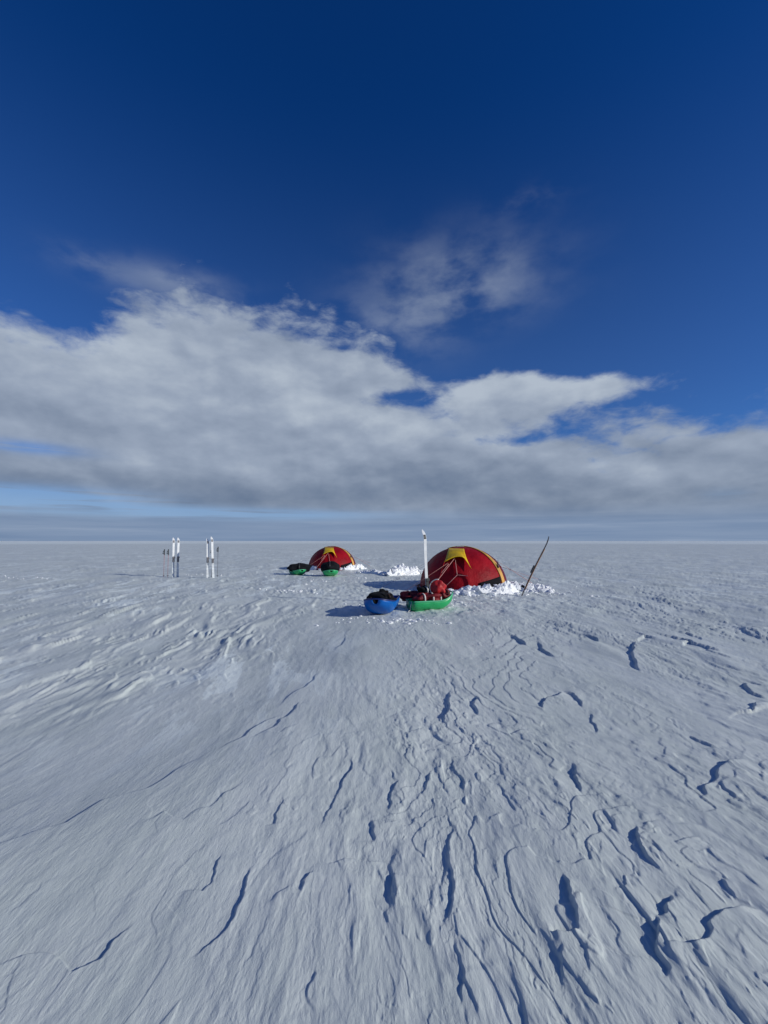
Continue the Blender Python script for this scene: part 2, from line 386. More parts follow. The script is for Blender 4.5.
# ------------------------------------------------------------------ materials
def mat(name, base, rough=0.6, spec=0.5, bump=None, var=None, coat=0.0, metallic=0.0, trans=None, sheen=0.0):
    m = bpy.data.materials.new(name); m.use_nodes = True; k = NT(m.node_tree)
    p = m.node_tree.nodes['Principled BSDF']
    p.inputs['Base Color'].default_value = (*base, 1); p.inputs['Roughness'].default_value = rough
    p.inputs['Specular IOR Level'].default_value = spec; p.inputs['Metallic'].default_value = metallic
    p.inputs['Coat Weight'].default_value = coat; p.inputs['Sheen Weight'].default_value = sheen
    tc = k.node('ShaderNodeTexCoord')
    if var:
        f = k.noise(tc.outputs['Object'], var[0], 4, .6)
        c = k.mix(k.mr(f, .35, .65), tuple(v * (1 - var[1]) for v in base), tuple(min(1, v * (1 + var[1])) for v in base))
        k.l.new(c, p.inputs['Base Color'])
        k.l.new(k.mr(f, .3, .7, max(0, rough - .08), min(1, rough + .08)), p.inputs['Roughness'])
    if bump:
        f = k.noise(tc.outputs['Object'], bump[0], 5, .6)
        b = k.node('ShaderNodeBump'); b.inputs['Strength'].default_value = bump[1]; b.inputs['Distance'].default_value = bump[2]
        k.l.new(f, b.inputs['Height']); k.l.new(b.outputs[0], p.inputs['Normal'])
    if trans:
        t = k.node('ShaderNodeBsdfTranslucent'); t.inputs[0].default_value = (*trans[0], 1)
        mx = k.node('ShaderNodeMixShader'); mx.inputs[0].default_value = trans[1]
        k.l.new(p.outputs[0], mx.inputs[1]); k.l.new(t.outputs[0], mx.inputs[2])
        k.l.new(mx.outputs[0], m.node_tree.nodes['Material Output'].inputs[0])
    return m

def snow_material():
    m = bpy.data.materials.new('wind_packed_snow'); m.use_nodes = True; k = NT(m.node_tree)
    p = m.node_tree.nodes['Principled BSDF']
    g = k.node('ShaderNodeNewGeometry'); X, Y, Z = k.sep(g.outputs['Position'])[:3]
    warp = k.noise(k.xyz(k.m('MULTIPLY', X, .8), k.m('MULTIPLY', Y, .4), 0), 1.0, 3, .5)
    wx = k.m('ADD', X, k.m('MULTIPLY', warp, .25))
    st = k.noise(k.xyz(k.m('MULTIPLY', wx, 60), k.m('MULTIPLY', Y, 17), 0), 1.0, 5, .65)
    st2 = k.noise(k.xyz(k.m('MULTIPLY', wx, 14), k.m('MULTIPLY', Y, 4.5), 0), 1.0, 5, .65)
    gr = k.noise(g.outputs['Position'], 230.0, 3, .7)
    hgt = k.m('ADD', k.m('MULTIPLY', st, .0030), k.m('ADD', k.m('MULTIPLY', st2, .0045), k.m('MULTIPLY', gr, .0012)))
    b = k.node('ShaderNodeBump'); b.inputs['Strength'].default_value = 1.0; b.inputs['Distance'].default_value = 1.0
    k.l.new(hgt, b.inputs['Height']); k.l.new(b.outputs[0], p.inputs['Normal'])
    pat = k.noise(k.xyz(k.m('MULTIPLY', wx, 1.1), k.m('MULTIPLY', Y, .35), 4.0), 1.0, 6, .62)
    pat2 = k.noise(k.xyz(k.m('MULTIPLY', wx, 9), k.m('MULTIPLY', Y, 1.6), 8.0), 1.0, 4, .6)
    f = k.m('ADD', k.m('MULTIPLY', pat, .6), k.m('MULTIPLY', pat2, .4))
    crust = k.mix(k.mr(f, .36, .64), (0.575, 0.635, 0.625), (0.675, 0.725, 0.715))
    # streaks mostly left and far: fresher blown snow plus sun glints painted into colour
    rx = k.m('ADD', wx, k.m('MULTIPLY', Y, .10)); ry = k.m('SUBTRACT', Y, k.m('MULTIPLY', X, .10))
    fs = k.noise(k.xyz(k.m('MULTIPLY', rx, 2.4), k.m('MULTIPLY', ry, .62), 2.0), 1.0, 7, .66, .3)
    fs2 = k.noise(k.xyz(k.m('MULTIPLY', rx, .22), k.m('MULTIPLY', ry, .16), 6.0), 1.0, 3, .5)
    where = k.m('MULTIPLY', k.mr(k.m('ADD', X, k.m('MULTIPLY', Y, .05)), .8, -1.6, .12, 1.0), k.mr(Y, 2.6, 5.5, .15, 1.0))
    cx = k.m('DIVIDE', k.m('SUBTRACT', X, 1.4), 3.6); cy = k.m('DIVIDE', k.m('SUBTRACT', Y, 12.6), 2.6)
    camp = k.m('EXPONENT', k.m('MULTIPLY', k.m('ADD', k.m('MULTIPLY', cx, cx), k.m('MULTIPLY', cy, cy)), -1.0))
    tread = k.m('MULTIPLY', k.mr(k.noise(g.outputs['Position'], 2.6, 5, .7), .46, .60), camp)
    where = k.m('MAXIMUM', where, k.mr(Y, 7.0, 16.0, 0.0, .75))
    fm = k.m('MULTIPLY', k.m('MULTIPLY', k.mr(fs, .52, .575), k.mr(fs2, .36, .56)), where, clamp=True)
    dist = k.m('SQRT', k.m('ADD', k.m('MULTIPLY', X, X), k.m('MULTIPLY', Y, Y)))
    fm = k.m('MAXIMUM', fm, k.mr(dist, 180.0, 420.0, 0, .9))  # bright light along the horizon, painted in as paler colour far out
    fm = k.m('MAXIMUM', fm, tread)
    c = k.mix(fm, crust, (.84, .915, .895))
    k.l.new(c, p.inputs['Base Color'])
    k.l.new(k.mr(f, .4, .6, .60, .38), p.inputs['Roughness'])
    p.inputs['Specular IOR Level'].default_value = .38
    p.inputs['IOR'].default_value = 1.31
    return m

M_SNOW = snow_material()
M_FRESH = mat('shovelled_snow', (.88, .90, .93), .75, .3, bump=(30, .5, .01))
M_RED = mat('red_tent_nylon', (.32, .002, .010), .60, .2, bump=(2.6, .8, .07), var=(2.2, .2), trans=((.8, .01, .01), .12))
M_CRIM = mat('dark_crimson_nylon', (.13, .003, .022), .6, .25, bump=(5, .35, .03), var=(2.5, .2), trans=((.3, .0, .03), .10))
M_YEL = mat('yellow_nylon', (.80, .52, .010), .5, .4, bump=(8, .3, .02), var=(3, .12), trans=((.9, .6, .02), .12))
M_BAND = mat('ochre_pole_band', (.62, .33, .07), .5, .4, var=(6, .15))
M_BLACK = mat('black_fabric', (.010, .011, .014), .9, .12, bump=(14, .5, .03), var=(5, .3))
M_BROWN = mat('dark_brown_canvas', (.055, .026, .018), .75, .3, bump=(12, .6, .03), var=(4, .5))
M_BAGR = mat('red_bag_cloth', (.42, .010, .016), .55, .4, bump=(9, .6, .03), var=(5, .25))
M_BAGD = mat('dark_red_cloth', (.17, .008, .014), .6, .4, bump=(10, .6, .03), var=(5, .3))
M_WEB = mat('pale_webbing', (.62, .60, .58), .7, .3)
M_PINKW = mat('pale_pink_cord', (.60, .30, .28), .7, .3)
M_BLUE = mat('blue_sled_plastic', (.0, .105, .42), .38, .3, var=(3, .10), bump=(3, .1, .01))
M_BLUED = mat('dark_blue_rim', (.008, .02, .13), .4, .5)
M_GREEN = mat('green_sled_plastic', (.018, .36, .115), .30, .5, var=(3, .12), bump=(3, .1, .01))
M_GREENR = mat('pale_green_rim', (.10, .50, .26), .35, .5)
M_SKI = mat('white_ski_topsheet', (.80, .82, .84), .35, .5, var=(6, .05))
M_SKIG = mat('frosted_grey_ski_base', (.60, .64, .68), .5, .4, var=(9, .2))
M_DARK = mat('dark_grey_plastic', (.035, .04, .045), .45, .5)
M_POLE = mat('faded_red_pole', (.40, .17, .18), .4, .5)
M_POLEG = mat('grey_pole', (.14, .14, .16), .4, .5)
M_TAN = mat('tan_ski_edge', (.55, .30, .16), .5, .4, var=(8, .3))
M_SKID = mat('dark_ski_side', (.05, .035, .035), .45, .4, var=(6, .3))
M_ORNG = mat('orange_cord', (.60, .12, .03), .6, .3)

# ------------------------------------------------------------------ object helpers
def tag(o, label=None, cat=None, group=None, kind=None):
    if label: o['label'] = label
    if cat: o['category'] = cat
    if group: o['group'] = group
    if kind: o['kind'] = kind
    return o
def empty(name, loc, rz=0, sc=1.0):
    o = bpy.data.objects.new(name, None); col.objects.link(o); o.location = loc; o.rotation_euler = (0, 0, rz)
    o.scale = (sc, sc, sc); o.empty_display_size = .2
    return o
def copy_tree(o, parent=None):
    c = o.copy(); col.objects.link(c)
    if parent: c.parent = parent
    for ch in list(o.children): copy_tree(ch, c)
    return c
class MB:
    def __init__(s): s.v = []; s.f = []
    def add(s, v, f):
        o = len(s.v); s.v += [tuple(p) for p in v]; s.f += [tuple(i + o for i in q) for q in f]
    def grid(s, P, closed_u=False, closed_v=False):
        """P[i][j] points"""
        n = len(P); m = len(P[0]); f = []
        for i in range(n - (0 if closed_u else 1)):
            for j in range(m - (0 if closed_v else 1)):
                f.append((i * m + j, i * m + (j + 1) % m, ((i + 1) % n) * m + (j + 1) % m, ((i + 1) % n) * m + j))
        s.add([p for r in P for p in r], f)
    def tube(s, pts, r, n=8, caps=True):
        pts = [Vector(p) for p in pts]; rows = []
        rs = r if isinstance(r, (list, tuple)) else [r] * len(pts)
        for i, p in enumerate(pts):
            t = (pts[min(i + 1, len(pts) - 1)] - pts[max(i - 1, 0)]).normalized()
            a = Vector((0, 0, 1)) if abs(t.z) < .9 else Vector((1, 0, 0))
            u = t.cross(a).normalized(); w = t.cross(u)
            rows.append([p + (u * math.cos(q) + w * math.sin(q)) * rs[i] for q in [2 * math.pi * j / n for j in range(n)]])
        b = len(s.v); s.grid(rows, closed_v=True)
        if caps:
            s.f.append(tuple(b + j for j in range(n))); e = b + (len(pts) - 1) * n
            s.f.append(tuple(e + j for j in reversed(range(n))))
    def box(s, c, d, rot=None, bev=0.0):
        x, y, z = [q / 2 for q in d]
        v = [Vector((sx * x, sy * y, sz * z)) for sx in (-1, 1) for sy in (-1, 1) for sz in (-1, 1)]
        if rot: v = [rot @ p for p in v]
        s.add([p + Vector(c) for p in v], [(0, 1, 3, 2), (4, 6, 7, 5), (0, 4, 5, 1), (2, 3, 7, 6), (0, 2, 6, 4), (1, 5, 7, 3)])
    def blob(s, c, rad, seed=0, sub=2, rough=.15, fr=2.0, box=0.0, zmin=None):
        bm = bmesh.new(); bmesh.ops.create_icosphere(bm, subdivisions=sub, radius=1)
        out = []
        for v in bm.verts:
            p = v.co.copy()
            if box:   # squarish
                q = max(abs(p.x), abs(p.y), abs(p.z)); p = p * (1 - box) + (p / q) * box * .85
            n = mnoise.noise(p * fr + Vector((seed * 3.1, seed * 1.7, seed * 5.3)))
            p = p * (1 + rough * n)
            p = Vector((p.x * rad[0], p.y * rad[1], p.z * rad[2])) + Vector(c)
            if zmin is not None: p.z = max(p.z, zmin)
            out.append(p)
        s.add(out, [tuple(v.index for v in f.verts) for f in bm.faces]); bm.free()
    def build(s, name, m, parent=None, smooth=True, bevel=0, solid=0, sub=0):
        me = bpy.data.meshes.new(name); me.from_pydata([tuple(p) for p in s.v], [], s.f); me.update()
        bm = bmesh.new(); bm.from_mesh(me); bmesh.ops.recalc_face_normals(bm, faces=bm.faces); bm.to_mesh(me); bm.free()
        if smooth: me.polygons.foreach_set('use_smooth', [True] * len(me.polygons))
        me.materials.append(m)
        o = bpy.data.objects.new(name, me); col.objects.link(o)
        if parent: o.parent = parent
        if solid:
            q = o.modifiers.new('solid', 'SOLIDIFY'); q.thickness = solid; q.offset = 0
        if bevel:
            q = o.modifiers.new('bevel', 'BEVEL'); q.width = bevel; q.segments = 2
        if sub:
            q = o.modifiers.new('sub', 'SUBSURF'); q.levels = sub; q.render_levels = sub
        return o

# ------------------------------------------------------------------ the snow plain (one sheet, camera side to the horizon)
def build_ground():
    dens = np.radians(np.linspace(-58, 58, 1240))
    rest = np.radians(np.linspace(58, 302, 90))[1:-1]
    ang = np.concatenate([dens, rest])
    rows = [0.0]
    rr = .35
    rs = []
    while rr < 20.0:
        rs.append(rr)
        px = .62 if rr < 6 else .55
        step = max(.0035, px * rr * rr / (F * CAM_H)) if rr > 1.15 else .006
        rr += step
    while rr < 700:
        rs.append(rr); rr += min(.6 * rr * rr / (F * CAM_H), rr * .12)
    rs += [900, 1300, 2000, 4000, 9000, 25000]
    rs = np.array(rs); dr = np.gradient(rs)
    RR, AA = np.meshgrid(rs, ang, indexing='ij')
    X = (RR * np.sin(AA)).ravel(); Y = (RR * np.cos(AA)).ravel()
    dA = np.gradient(ang); foot = np.maximum(np.repeat(dr, len(ang)), 0) * .13 + (RR * np.abs(dA)[None, :]).ravel() * .8
    H = height(X, Y, foot)
    H *= 1 - sst(np.hypot(X, Y), 300, 900)
    n, m = len(rs), len(ang)
    V = np.empty((n * m + 1, 3), np.float32); V[:-1, 0] = X; V[:-1, 1] = Y; V[:-1, 2] = H; V[-1] = (0, 0, H[:m].mean())
    i = np.arange(n - 1)[:, None] * m; j = np.arange(m)[None, :]; j2 = (j + 1) % m
    Q = np.stack([i + j, i + m + j, i + m + j2, i + j2], -1).reshape(-1, 4)[:, ::-1]
    jj = np.arange(m); T = np.stack([np.full(m, n * m), jj, (jj + 1) % m], -1)[:, ::-1]
    loops = np.concatenate([Q.ravel(), T.ravel()]).astype(np.int32)
    me = bpy.data.meshes.new('snow_ground')
    me.vertices.add(len(V)); me.vertices.foreach_set('co', V.ravel())
    me.loops.add(len(loops)); me.loops.foreach_set('vertex_index', loops)
    nf = len(Q) + len(T)
    starts = np.concatenate([np.arange(len(Q)) * 4, len(Q) * 4 + np.arange(len(T)) * 3]).astype(np.int32)
    me.polygons.add(nf); me.polygons.foreach_set('loop_start', starts)
    me.polygons.foreach_set('use_smooth', np.ones(nf, bool))
    me.update(calc_edges=True); me.validate()
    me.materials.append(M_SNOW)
    o = bpy.data.objects.new('snow_ground', me); col.objects.link(o)
    tag(o, 'wind carved snow plain reaching to the horizon', None, None, 'structure')
    if me.polygons[0].normal.z < 0: me.flip_normals()
    return o
build_ground()

# ------------------------------------------------------------------ tents
TA, TH, TNN = 1.53, 1.39, 2.08
ARMS = [R(-33), R(147), R(-118), R(62)]
def dome_point(th, ph):
    """direction (azimuth, elevation-ish) on the dome, fabric pulled flat between four pole arms"""
    d = Vector((math.cos(ph) * math.cos(th), math.cos(ph) * math.sin(th), math.sin(ph)))
    return dome_project(d)
def dome_project(p, off=0.0):
    rho = math.hypot(p.x, p.y); th = math.atan2(p.y, p.x)
    # distance to nearest arm
    sag = min(abs(math.atan2(math.sin(th - a), math.cos(th - a))) for a in ARMS)
    m = 1 - .055 * min(1, (sag / .75)) ** 1.2 * min(1, rho / .5)
    F_ = (rho / (TA * m)) ** TNN + (abs(p.z) / TH) ** TNN
    s = F_ ** (-1 / TNN)
    q = p * s
    n = Vector((q.x / TA ** 2, q.y / TA ** 2, q.z / TH ** 2)).normalized()
    return q + n * off
def tent(loc, rz, sc, label):
    t = empty('dome_tent', loc, rz, sc); t.scale = (sc, sc * 1.36, sc); tag(t, label, 'tent', 'red dome tents')
    def sector(t0, t1, n, name, m):
        b = MB(); P = []
        for i in range(n + 1):
            th = t0 + (t1 - t0) * i / n
            P.append([dome_point(th, ph * math.pi / 2) for ph in [j / 22 for j in range(23)]])
        b.grid(P); return b.build(name, m, t, solid=.004)
    sector(R(147), R(327), 60, 'canopy', M_RED)
    sector(R(-33), R(147), 60, 'rear_canopy', M_CRIM)
    # pole sleeves
    def sleeve(a, ph0, ph1, wfun, name, m, off=.016, n=34):
        b = MB(); P = []
        tx = Vector((-math.sin(a), math.cos(a), 0))
        for i in range(n + 1):
            u = i / n; ph = ph0 + (ph1 - ph0) * u
            d = Vector((math.cos(ph) * math.cos(a), math.cos(ph) * math.sin(a), math.sin(ph)))
            c = dome_project(d); w = wfun(u)
            P.append([dome_project(c + tx * (w * (k / 4 - .5)), off + .012 * (1 - (k / 2 - 1) ** 2)) for k in range(5)])
        b.grid(P); return b.build(name, m, t, solid=.006)
    sleeve(ARMS[0], R(88), R(1), lambda u: .06 + .15 * min(1, u * 1.6), 'pole_sleeve', M_BAND)
    sleeve(ARMS[1], R(90), R(1), lambda u: .06, 'pole_sleeve', M_RED)
    sleeve(ARMS[3], R(90), R(1), lambda u: .06, 'pole_sleeve', M_CRIM)
    sleeve(ARMS[2], R(60), R(1), lambda u: .035, 'pole_sleeve', M_RED)
    # ridge strip over the crown
    b = MB(); P = []
    for i in range(15):
        x = -.50 + .62 * i / 14
        P.append([dome_project(Vector((x, -.10 + .10 * k / 3 - (.05 if i < 6 else 0), 1.33)), .03) for k in range(4)])
    b.grid(P); b.build('ridge_strip', M_YEL, t, solid=.006)
    # ventilation hood, star-like yellow panel over the door, cut in a curve with a pulled-out right tip
    b = MB(); P = []
    for i in range(13):
        u = i / 12
        x0 = -.46 + .52 * u                      # upper edge
        x1 = -.52 + .78 * u                      # lower edge flares
        zl = .86 + .17 * math.sin(math.pi * u * .9) - .20 * max(0, u - .72) / .28
        row = []
        for j in range(9):
            v = j / 8
            x = x0 + (x1 - x0) * v ** 1.4; z = 1.32 + (zl - 1.32) * v
            y = -math.sqrt(max(.01, (1 - (min(z, 1.38) / TH) ** TNN) ** (2 / TNN) * TA ** 2 - x * x))
            q = dome_project(Vector((x, y, z)), .02 + .09 * v * v)
            row.append(q)
        P.append(row)
    b.grid(P); hood = b.build('vent_hood', M_YEL, t, solid=.008)
    # door seam cords, running from hood down the front
    def onfront(x, z, off=.03):
        y = -math.sqrt(max(.01, (1 - (z / TH) ** TNN) ** (2 / TNN) * TA ** 2 - x * x)); return dome_project(Vector((x, y, z)), off)
    def cord(pts, r, name='guy_line', m=M_PINKW):
        b = MB(); b.tube(pts, r, 6); return b.build(name, m, t)
    def cord_on(p0, p1, r=.009, off=.03, name='door_seam', m=M_PINKW):
        cord([onfront(p0[0] + (p1[0] - p0[0]) * i / 10, p0[1] + (p1[1] - p0[1]) * i / 10, off) for i in range(11)], r, name, m)
    cord_on((-.22, .98), (-.16, .56)); cord_on((-.16, .56), (.16, .54)); cord_on((-.16, .56), (-.50, .22))
    cord_on((-.42, .86), (-.64, .58))
    # guy line free of the canopy, hood to the snow in front on the left
    h0 = onfront(-.24, .97, .10); cord([h0, h0 + (Vector((-1.0, -2.25, .12)) - h0) * .5 + Vector((0, 0, -.02)), Vector((-1.0, -2.25, .12))], .008)
    g0 = onfront(-.42, .86, .08)
    cord([g0, Vector((-1.75, -1.55, .05))], .004)
    # right hand guy lines with orange ends
    rp = dome_project(Vector((1.15, -.55, .75)), .02)
    cord([rp, Vector((2.28, -1.0, .42))], .005); rp2 = dome_project(Vector((1.0, .3, 1.0)), .02)
    cord([rp2, Vector((2.5, 1.0, .05))], .004, 'guy_line', M_ORNG)
    rp3 = dome_project(Vector((-1.1, .5, .9)), .02); cord([rp3, Vector((-2.7, 1.2, .03))], .004)
    rp4 = dome_project(Vector((-1.2, -.3, .75)), .02); cord([rp4, Vector((-2.7, -.6, .03))], .004)
    # little toggles on the right panel
    for (x, y, z) in ((1.05, -.28, .95), (1.18, -.1, .86), (1.22, -.35, .72)):
        q = dome_project(Vector((x, y, z)), .02); b = MB(); b.blob(q, (.03, .03, .03), 1, 1, .1); b.build('toggle', M_WEB, t)
    # black mesh window low on the right of the front, and the black sleeve buckle on the band
    b = MB(); P = []
    for i in range(15):
        u = i / 14; x = .52 + (1.16 - .52) * u; zt = .34 + .14 * u; row = []
        for j in range(6):
            z = .10 + (zt - .10) * j / 5
            yy = -math.sqrt(max(.004, (1 - (z / TH) ** TNN) ** (2 / TNN) * TA ** 2 - x * x))
            row.append(dome_project(Vector((x, yy, z)), .022))
        P.append(row)
    b.grid(P); b.build('window', M_BLACK, t, solid=.005)
    b = MB(); q = [dome_project(Vector((math.cos(ARMS[0]) * math.cos(p_), math.sin(ARMS[0]) * math.cos(p_), math.sin(p_))), .05) for p_ in (R(28), R(34))]
    b.tube([q[0] + Vector((-.03, -.03, 0)), q[1] + Vector((.03, 0, .02))], .022, 6); b.build('buckle', M_DARK, t)
    # ground flap weighed down under the snow
    b = MB(); P = []
    for i in range(73):
        a = 2 * math.pi * i / 72
        P.append([Vector((math.cos(a) * TA * .985, math.sin(a) * TA * .985, .06)), Vector((math.cos(a) * (TA + .16), math.sin(a) * (TA + .16), .012))])
    b.grid(P); b.build('ground_flap', M_RED, t, solid=.004)
    return t
def at(px, D, z=None):
    x = (px - 384) / F * D * 1.0
    return (x, D, hz(x, D) if z is None else z)
T1 = at(460.5, 15.1); T1c = at(462, 15.65); T2 = at(332.5, 25.6)
tent((T1c[0], T1c[1], T1c[2] - .03), -R(10), 1.02, 'nearer red dome tent with yellow vent hood, behind the loaded blue and green sleds')
tent((T2[0], T2[1], T2[2] - .03), R(7), .93, 'far red dome tent behind the two green sleds with black covers')

# ------------------------------------------------------------------ snow heaps
def heap(name, path, n, w, hh, size, seed, label, group=None):
    """shovelled blocks strewn along a path of (x,y)"""
    rnd = random.Random(seed); b = MB()
    L = len(path)
    cx = sum(p[0] for p in path) / L; cy = sum(p[1] for p in path) / L
    # core ridge
    P = []
    for i in range(41):
        u = i / 40 * (L - 1); k = min(int(u), L - 2); f = u - k
        x = path[k][0] * (1 - f) + path[k + 1][0] * f; y = path[k][1] * (1 - f) + path[k + 1][1] * f
        tx, ty = path[k + 1][0] - path[k][0], path[k + 1][1] - path[k][1]; l = math.hypot(tx, ty); nx, ny = -ty / l, tx / l
        e = math.sin(math.pi * (i + .5) / 41) ** .5
        row = []
        for j in range(13):
            s = j / 12 * 2 - 1
            ww = w * e * (1 + .3 * mnoise.noise(Vector((x * 2, y * 2, seed))))
            qx, qy = x + nx * s * ww, y + ny * s * ww
            nn = mnoise.noise(Vector((qx * 4, qy * 4, seed))) * .5 + mnoise.noise(Vector((qx * 9, qy * 9, seed))) * .35
            row.append(Vector((qx, qy, hz(qx, qy) - .02 + 1.5 * hh * e * max(0, (1 - s * s)) * (.65 + 1.0 * nn))))
        P.append(row)
    b.grid(P)
    for i in range(n):
        u = rnd.random() * (L - 1); k = min(int(u), L - 2); f = u - k
        x = path[k][0] * (1 - f) + path[k + 1][0] * f; y = path[k][1] * (1 - f) + path[k + 1][1] * f
        e = math.sin(math.pi * min(.97, max(.03, u / (L - 1)))) ** .4
        s = rnd.gauss(0, .55)
        tx, ty = path[k + 1][0] - path[k][0], path[k + 1][1] - path[k][1]; l = math.hypot(tx, ty); nx, ny = -ty / l, tx / l
        x += nx * s * w; y += ny * s * w
        sz = size * (.25 + rnd.random() ** 2 * .95)
        z = hz(x, y) + max(0, 1 - s * s) * hh * e * (.3 + .7 * rnd.random())
        b.blob((x, y, z), (sz * (.8 + .5 * rnd.random()), sz * (.8 + .5 * rnd.random()), sz * (.6 + .4 * rnd.random())), rnd.random() * 50, 1, .9, 1.3, .5)
    o = b.build(name, M_FRESH, None, smooth=False)
    z0 = hz(cx, cy)
    o.data.transform(Matrix.Translation((-cx, -cy, -z0))); o.location = (cx, cy, z0)
    tag(o, label, 'snow heap', group)
    return o
def arc(c, r, a0, a1, n=9, sy=1.0):
    return [(c[0] + r * math.cos(R(a0 + (a1 - a0) * i / (n - 1))), c[1] + sy * r * math.sin(R(a0 + (a1 - a0) * i / (n - 1)))) for i in range(n)]
G_H = 'shovelled snow heaps in the camp'
heap('snow_heap', arc(T1, 1.70, -112, 10, 11), 230, .30, .25, .10, 1, 'white shovelled snow heap along the front and right foot of the nearer tent', G_H)
heap('snow_heap', [(T1[0] + 1.55, T1[1] - .65), (T1[0] + 2.1, T1[1] - .75), (T1[0] + 2.75, T1[1] - .95)], 110, .34, .20, .11, 2, 'white lumpy snow heap around the foot of the leaning dark ski', G_H)
q0 = at(386, 20.5); q1 = at(402, 21.3); q2 = at(421, 22)
heap('snow_heap', [q0[:2], q1[:2], q2[:2]], 70, .32, .42, .12, 3, 'white snow wall rising behind the left side of the nearer tent', G_H)
q0 = at(357, 22.5); q1 = at(372, 22); q2 = at(388, 21)
heap('snow_heap', [q0[:2], q1[:2], q2[:2]], 50, .25, .16, .10, 4, 'low row of snow crumbs between the two tents', G_H)
heap('snow_heap', arc(T2, 1.66, -75, 25, 8), 90, .24, .24, .11, 5, 'white shovelled snow heap at the right foot of the far tent', G_H)
heap('snow_heap', arc(T2, 1.62, -170, -100, 6), 50, .22, .18, .10, 6, 'white shovelled snow heap at the left foot of the far tent, behind the black loads', G_H)
q0 = at(344, 10.9); q1 = at(360, 11.0); q2 = at(372, 10.8)

# loose crumbs scattered about the camp: uncountable
def crumbs():
    rnd = random.Random(21); b = MB()
    spots = [(at(300, 14.0), 1.0, .35, 70), (at(300, 21.5), 1.0, .3, 26), (at(395, 9.0), 1.3, .30, 90), (at(480, 13.2), 1.8, .35, 120),
             (at(545, 13.4), 1.6, .5, 60), (at(370, 10.9), .7, .3, 50), (at(440, 11.8), 1.2, .6, 90), (at(20, 19.0), 2.2, .8, 60),
             (at(345, 18), 2.5, 1.5, 60), (at(560, 15.5), 2, 1.2, 40), (at(208, 21), 1.5, .4, 26)]
    for c, sx, sy, n in spots:
        for i in range(n):
            x = c[0] + rnd.gauss(0, sx * .55); y = c[1] + rnd.gauss(0, sy * .8)
            s = .008 + .030 * rnd.random() ** 3
            b.blob((x, y, hz(x, y) + s * .25), (s * 1.5, s * 1.3, s * .7), rnd.random() * 90, 1, .5, 1.5)
    o = b.build('snow_rubble', M_FRESH, smooth=False); tag(o, 'loose crumbs of snow scattered on the trodden ground around the camp', 'snow', None, 'stuff')
crumbs()

# ------------------------------------------------------------------ sleds
def sled(loc, rz, m_hull, m_rim, label, L=1.35, W=.56, Hh=.26, bow=.20, group='pulling sleds', blunt=1.0, sc=1.0):
    """local +x = bow"""
    t = empty('pulling_sled', loc, rz, sc); tag(t, label, 'sled', group)
    n = 30; P = []
    def station(u):
        x = -L / 2 + L * u
        wid = W / 2 * (1 - .10 * (1 - u) ** 2) * (1 - max(0, (u - .62) / .38) ** (2.4 * blunt)) ** .5 if u < 1 else .015
        wid = max(wid, .03)
        if u < .06: wid *= .9 + .1 * u / .06
        keel = Hh * max(0, (u - .55) / .45) ** 2.2 * 1.0 + .02 * max(0, (.08 - u) / .08)
        rim = Hh + bow * max(0, (u - .55) / .45) ** 2
        return x, wid, keel, rim
    def section(u, inset=0.0):
        x, w_, kz, rz_ = station(u); w_ -= inset; row = []
        for j in range(17):
            a = -1 + 2 * j / 16
            q = abs(a) * math.pi / 2
            yy = math.copysign(w_ * math.sin(q) ** .78, a)
            zz = kz + inset + (rz_ - kz - inset * .5) * (1 - max(0, math.cos(q)) ** .78)
            row.append(Vector((x, yy, zz)))
        return row
    us = [i / n for i in range(n + 1)]; us[-1] = .995
    rows = [section(u) for u in us]
    b = MB(); b.grid(rows)
    o = len(b.v)
    # stern board
    st = section(0.0); b.add(st, [tuple(range(17))])
    b.build('hull', m_hull, t, solid=.010)
    # rim tube
    pts = [section(u)[0] for u in us] + [section(u)[-1] for u in reversed(us)]
    b = MB(); b.tube(pts, .016, 8); b.build('rim', m_rim, t)
    # runners
    for s in (-1, 1):
        b = MB(); b.tube([Vector((-L / 2 + .05 + (L * .72) * i / 8, s * W * .26, .004)) for i in range(9)], .012, 6); b.build('runner', m_rim, t)
    # haul ropes looped over bow
    for s in (-1, 1):
        x, w_, kz, rz_ = station(.04)
        b = MB(); b.tube([Vector((-L / 2 - .012, s * w_ * .5, Hh * .98)), Vector((-L / 2 - .04, s * w_ * .55, Hh * .5)), Vector((-L / 2 - .05, s * w_ * .5, .03)), Vector((-L / 2 - .12, s * w_ * .7, .01))], .009, 6)
        b.build('rope', M_WEB, t)
    return t
def put(px, py_base):   # stand on the snow at the distance whose base shows at this height
    x, y = gp(px, py_base); return Vector((x, y, hz(x, y)))

p = put(377, 616)
blue = sled((p.x + .10, p.y + .45, p.z - .02), R(-100), M_BLUE, M_BLUED, 'bright blue sled piled with dark brown bags, seen end on', L=1.5, W=.68, Hh=.31, bow=.10)
p = put(435, 610)
green = sled((p.x - .08, p.y + .10, p.z - .02), R(20), M_GREEN, M_GREENR, 'green sled carrying red bags, beside the blue sled and before the nearer tent', L=1.08, W=.54, Hh=.23, bow=.17)
p = put(297, 575)
g1 = sled((p.x, p.y + .2, p.z - .02), R(-60), M_GREEN, M_GREENR, 'green sled with black cover left of the far tent, leftmost of the far sleds', L=1.2, W=.60, Hh=.20, bow=.08)
p = put(329.5, 576)
g2 = sled((p.x, p.y + .2, p.z - .02), R(-78), M_GREEN, M_GREENR, 'green sled with black cover directly in front of the far tent', L=1.2, W=.70, Hh=.22, bow=.08)

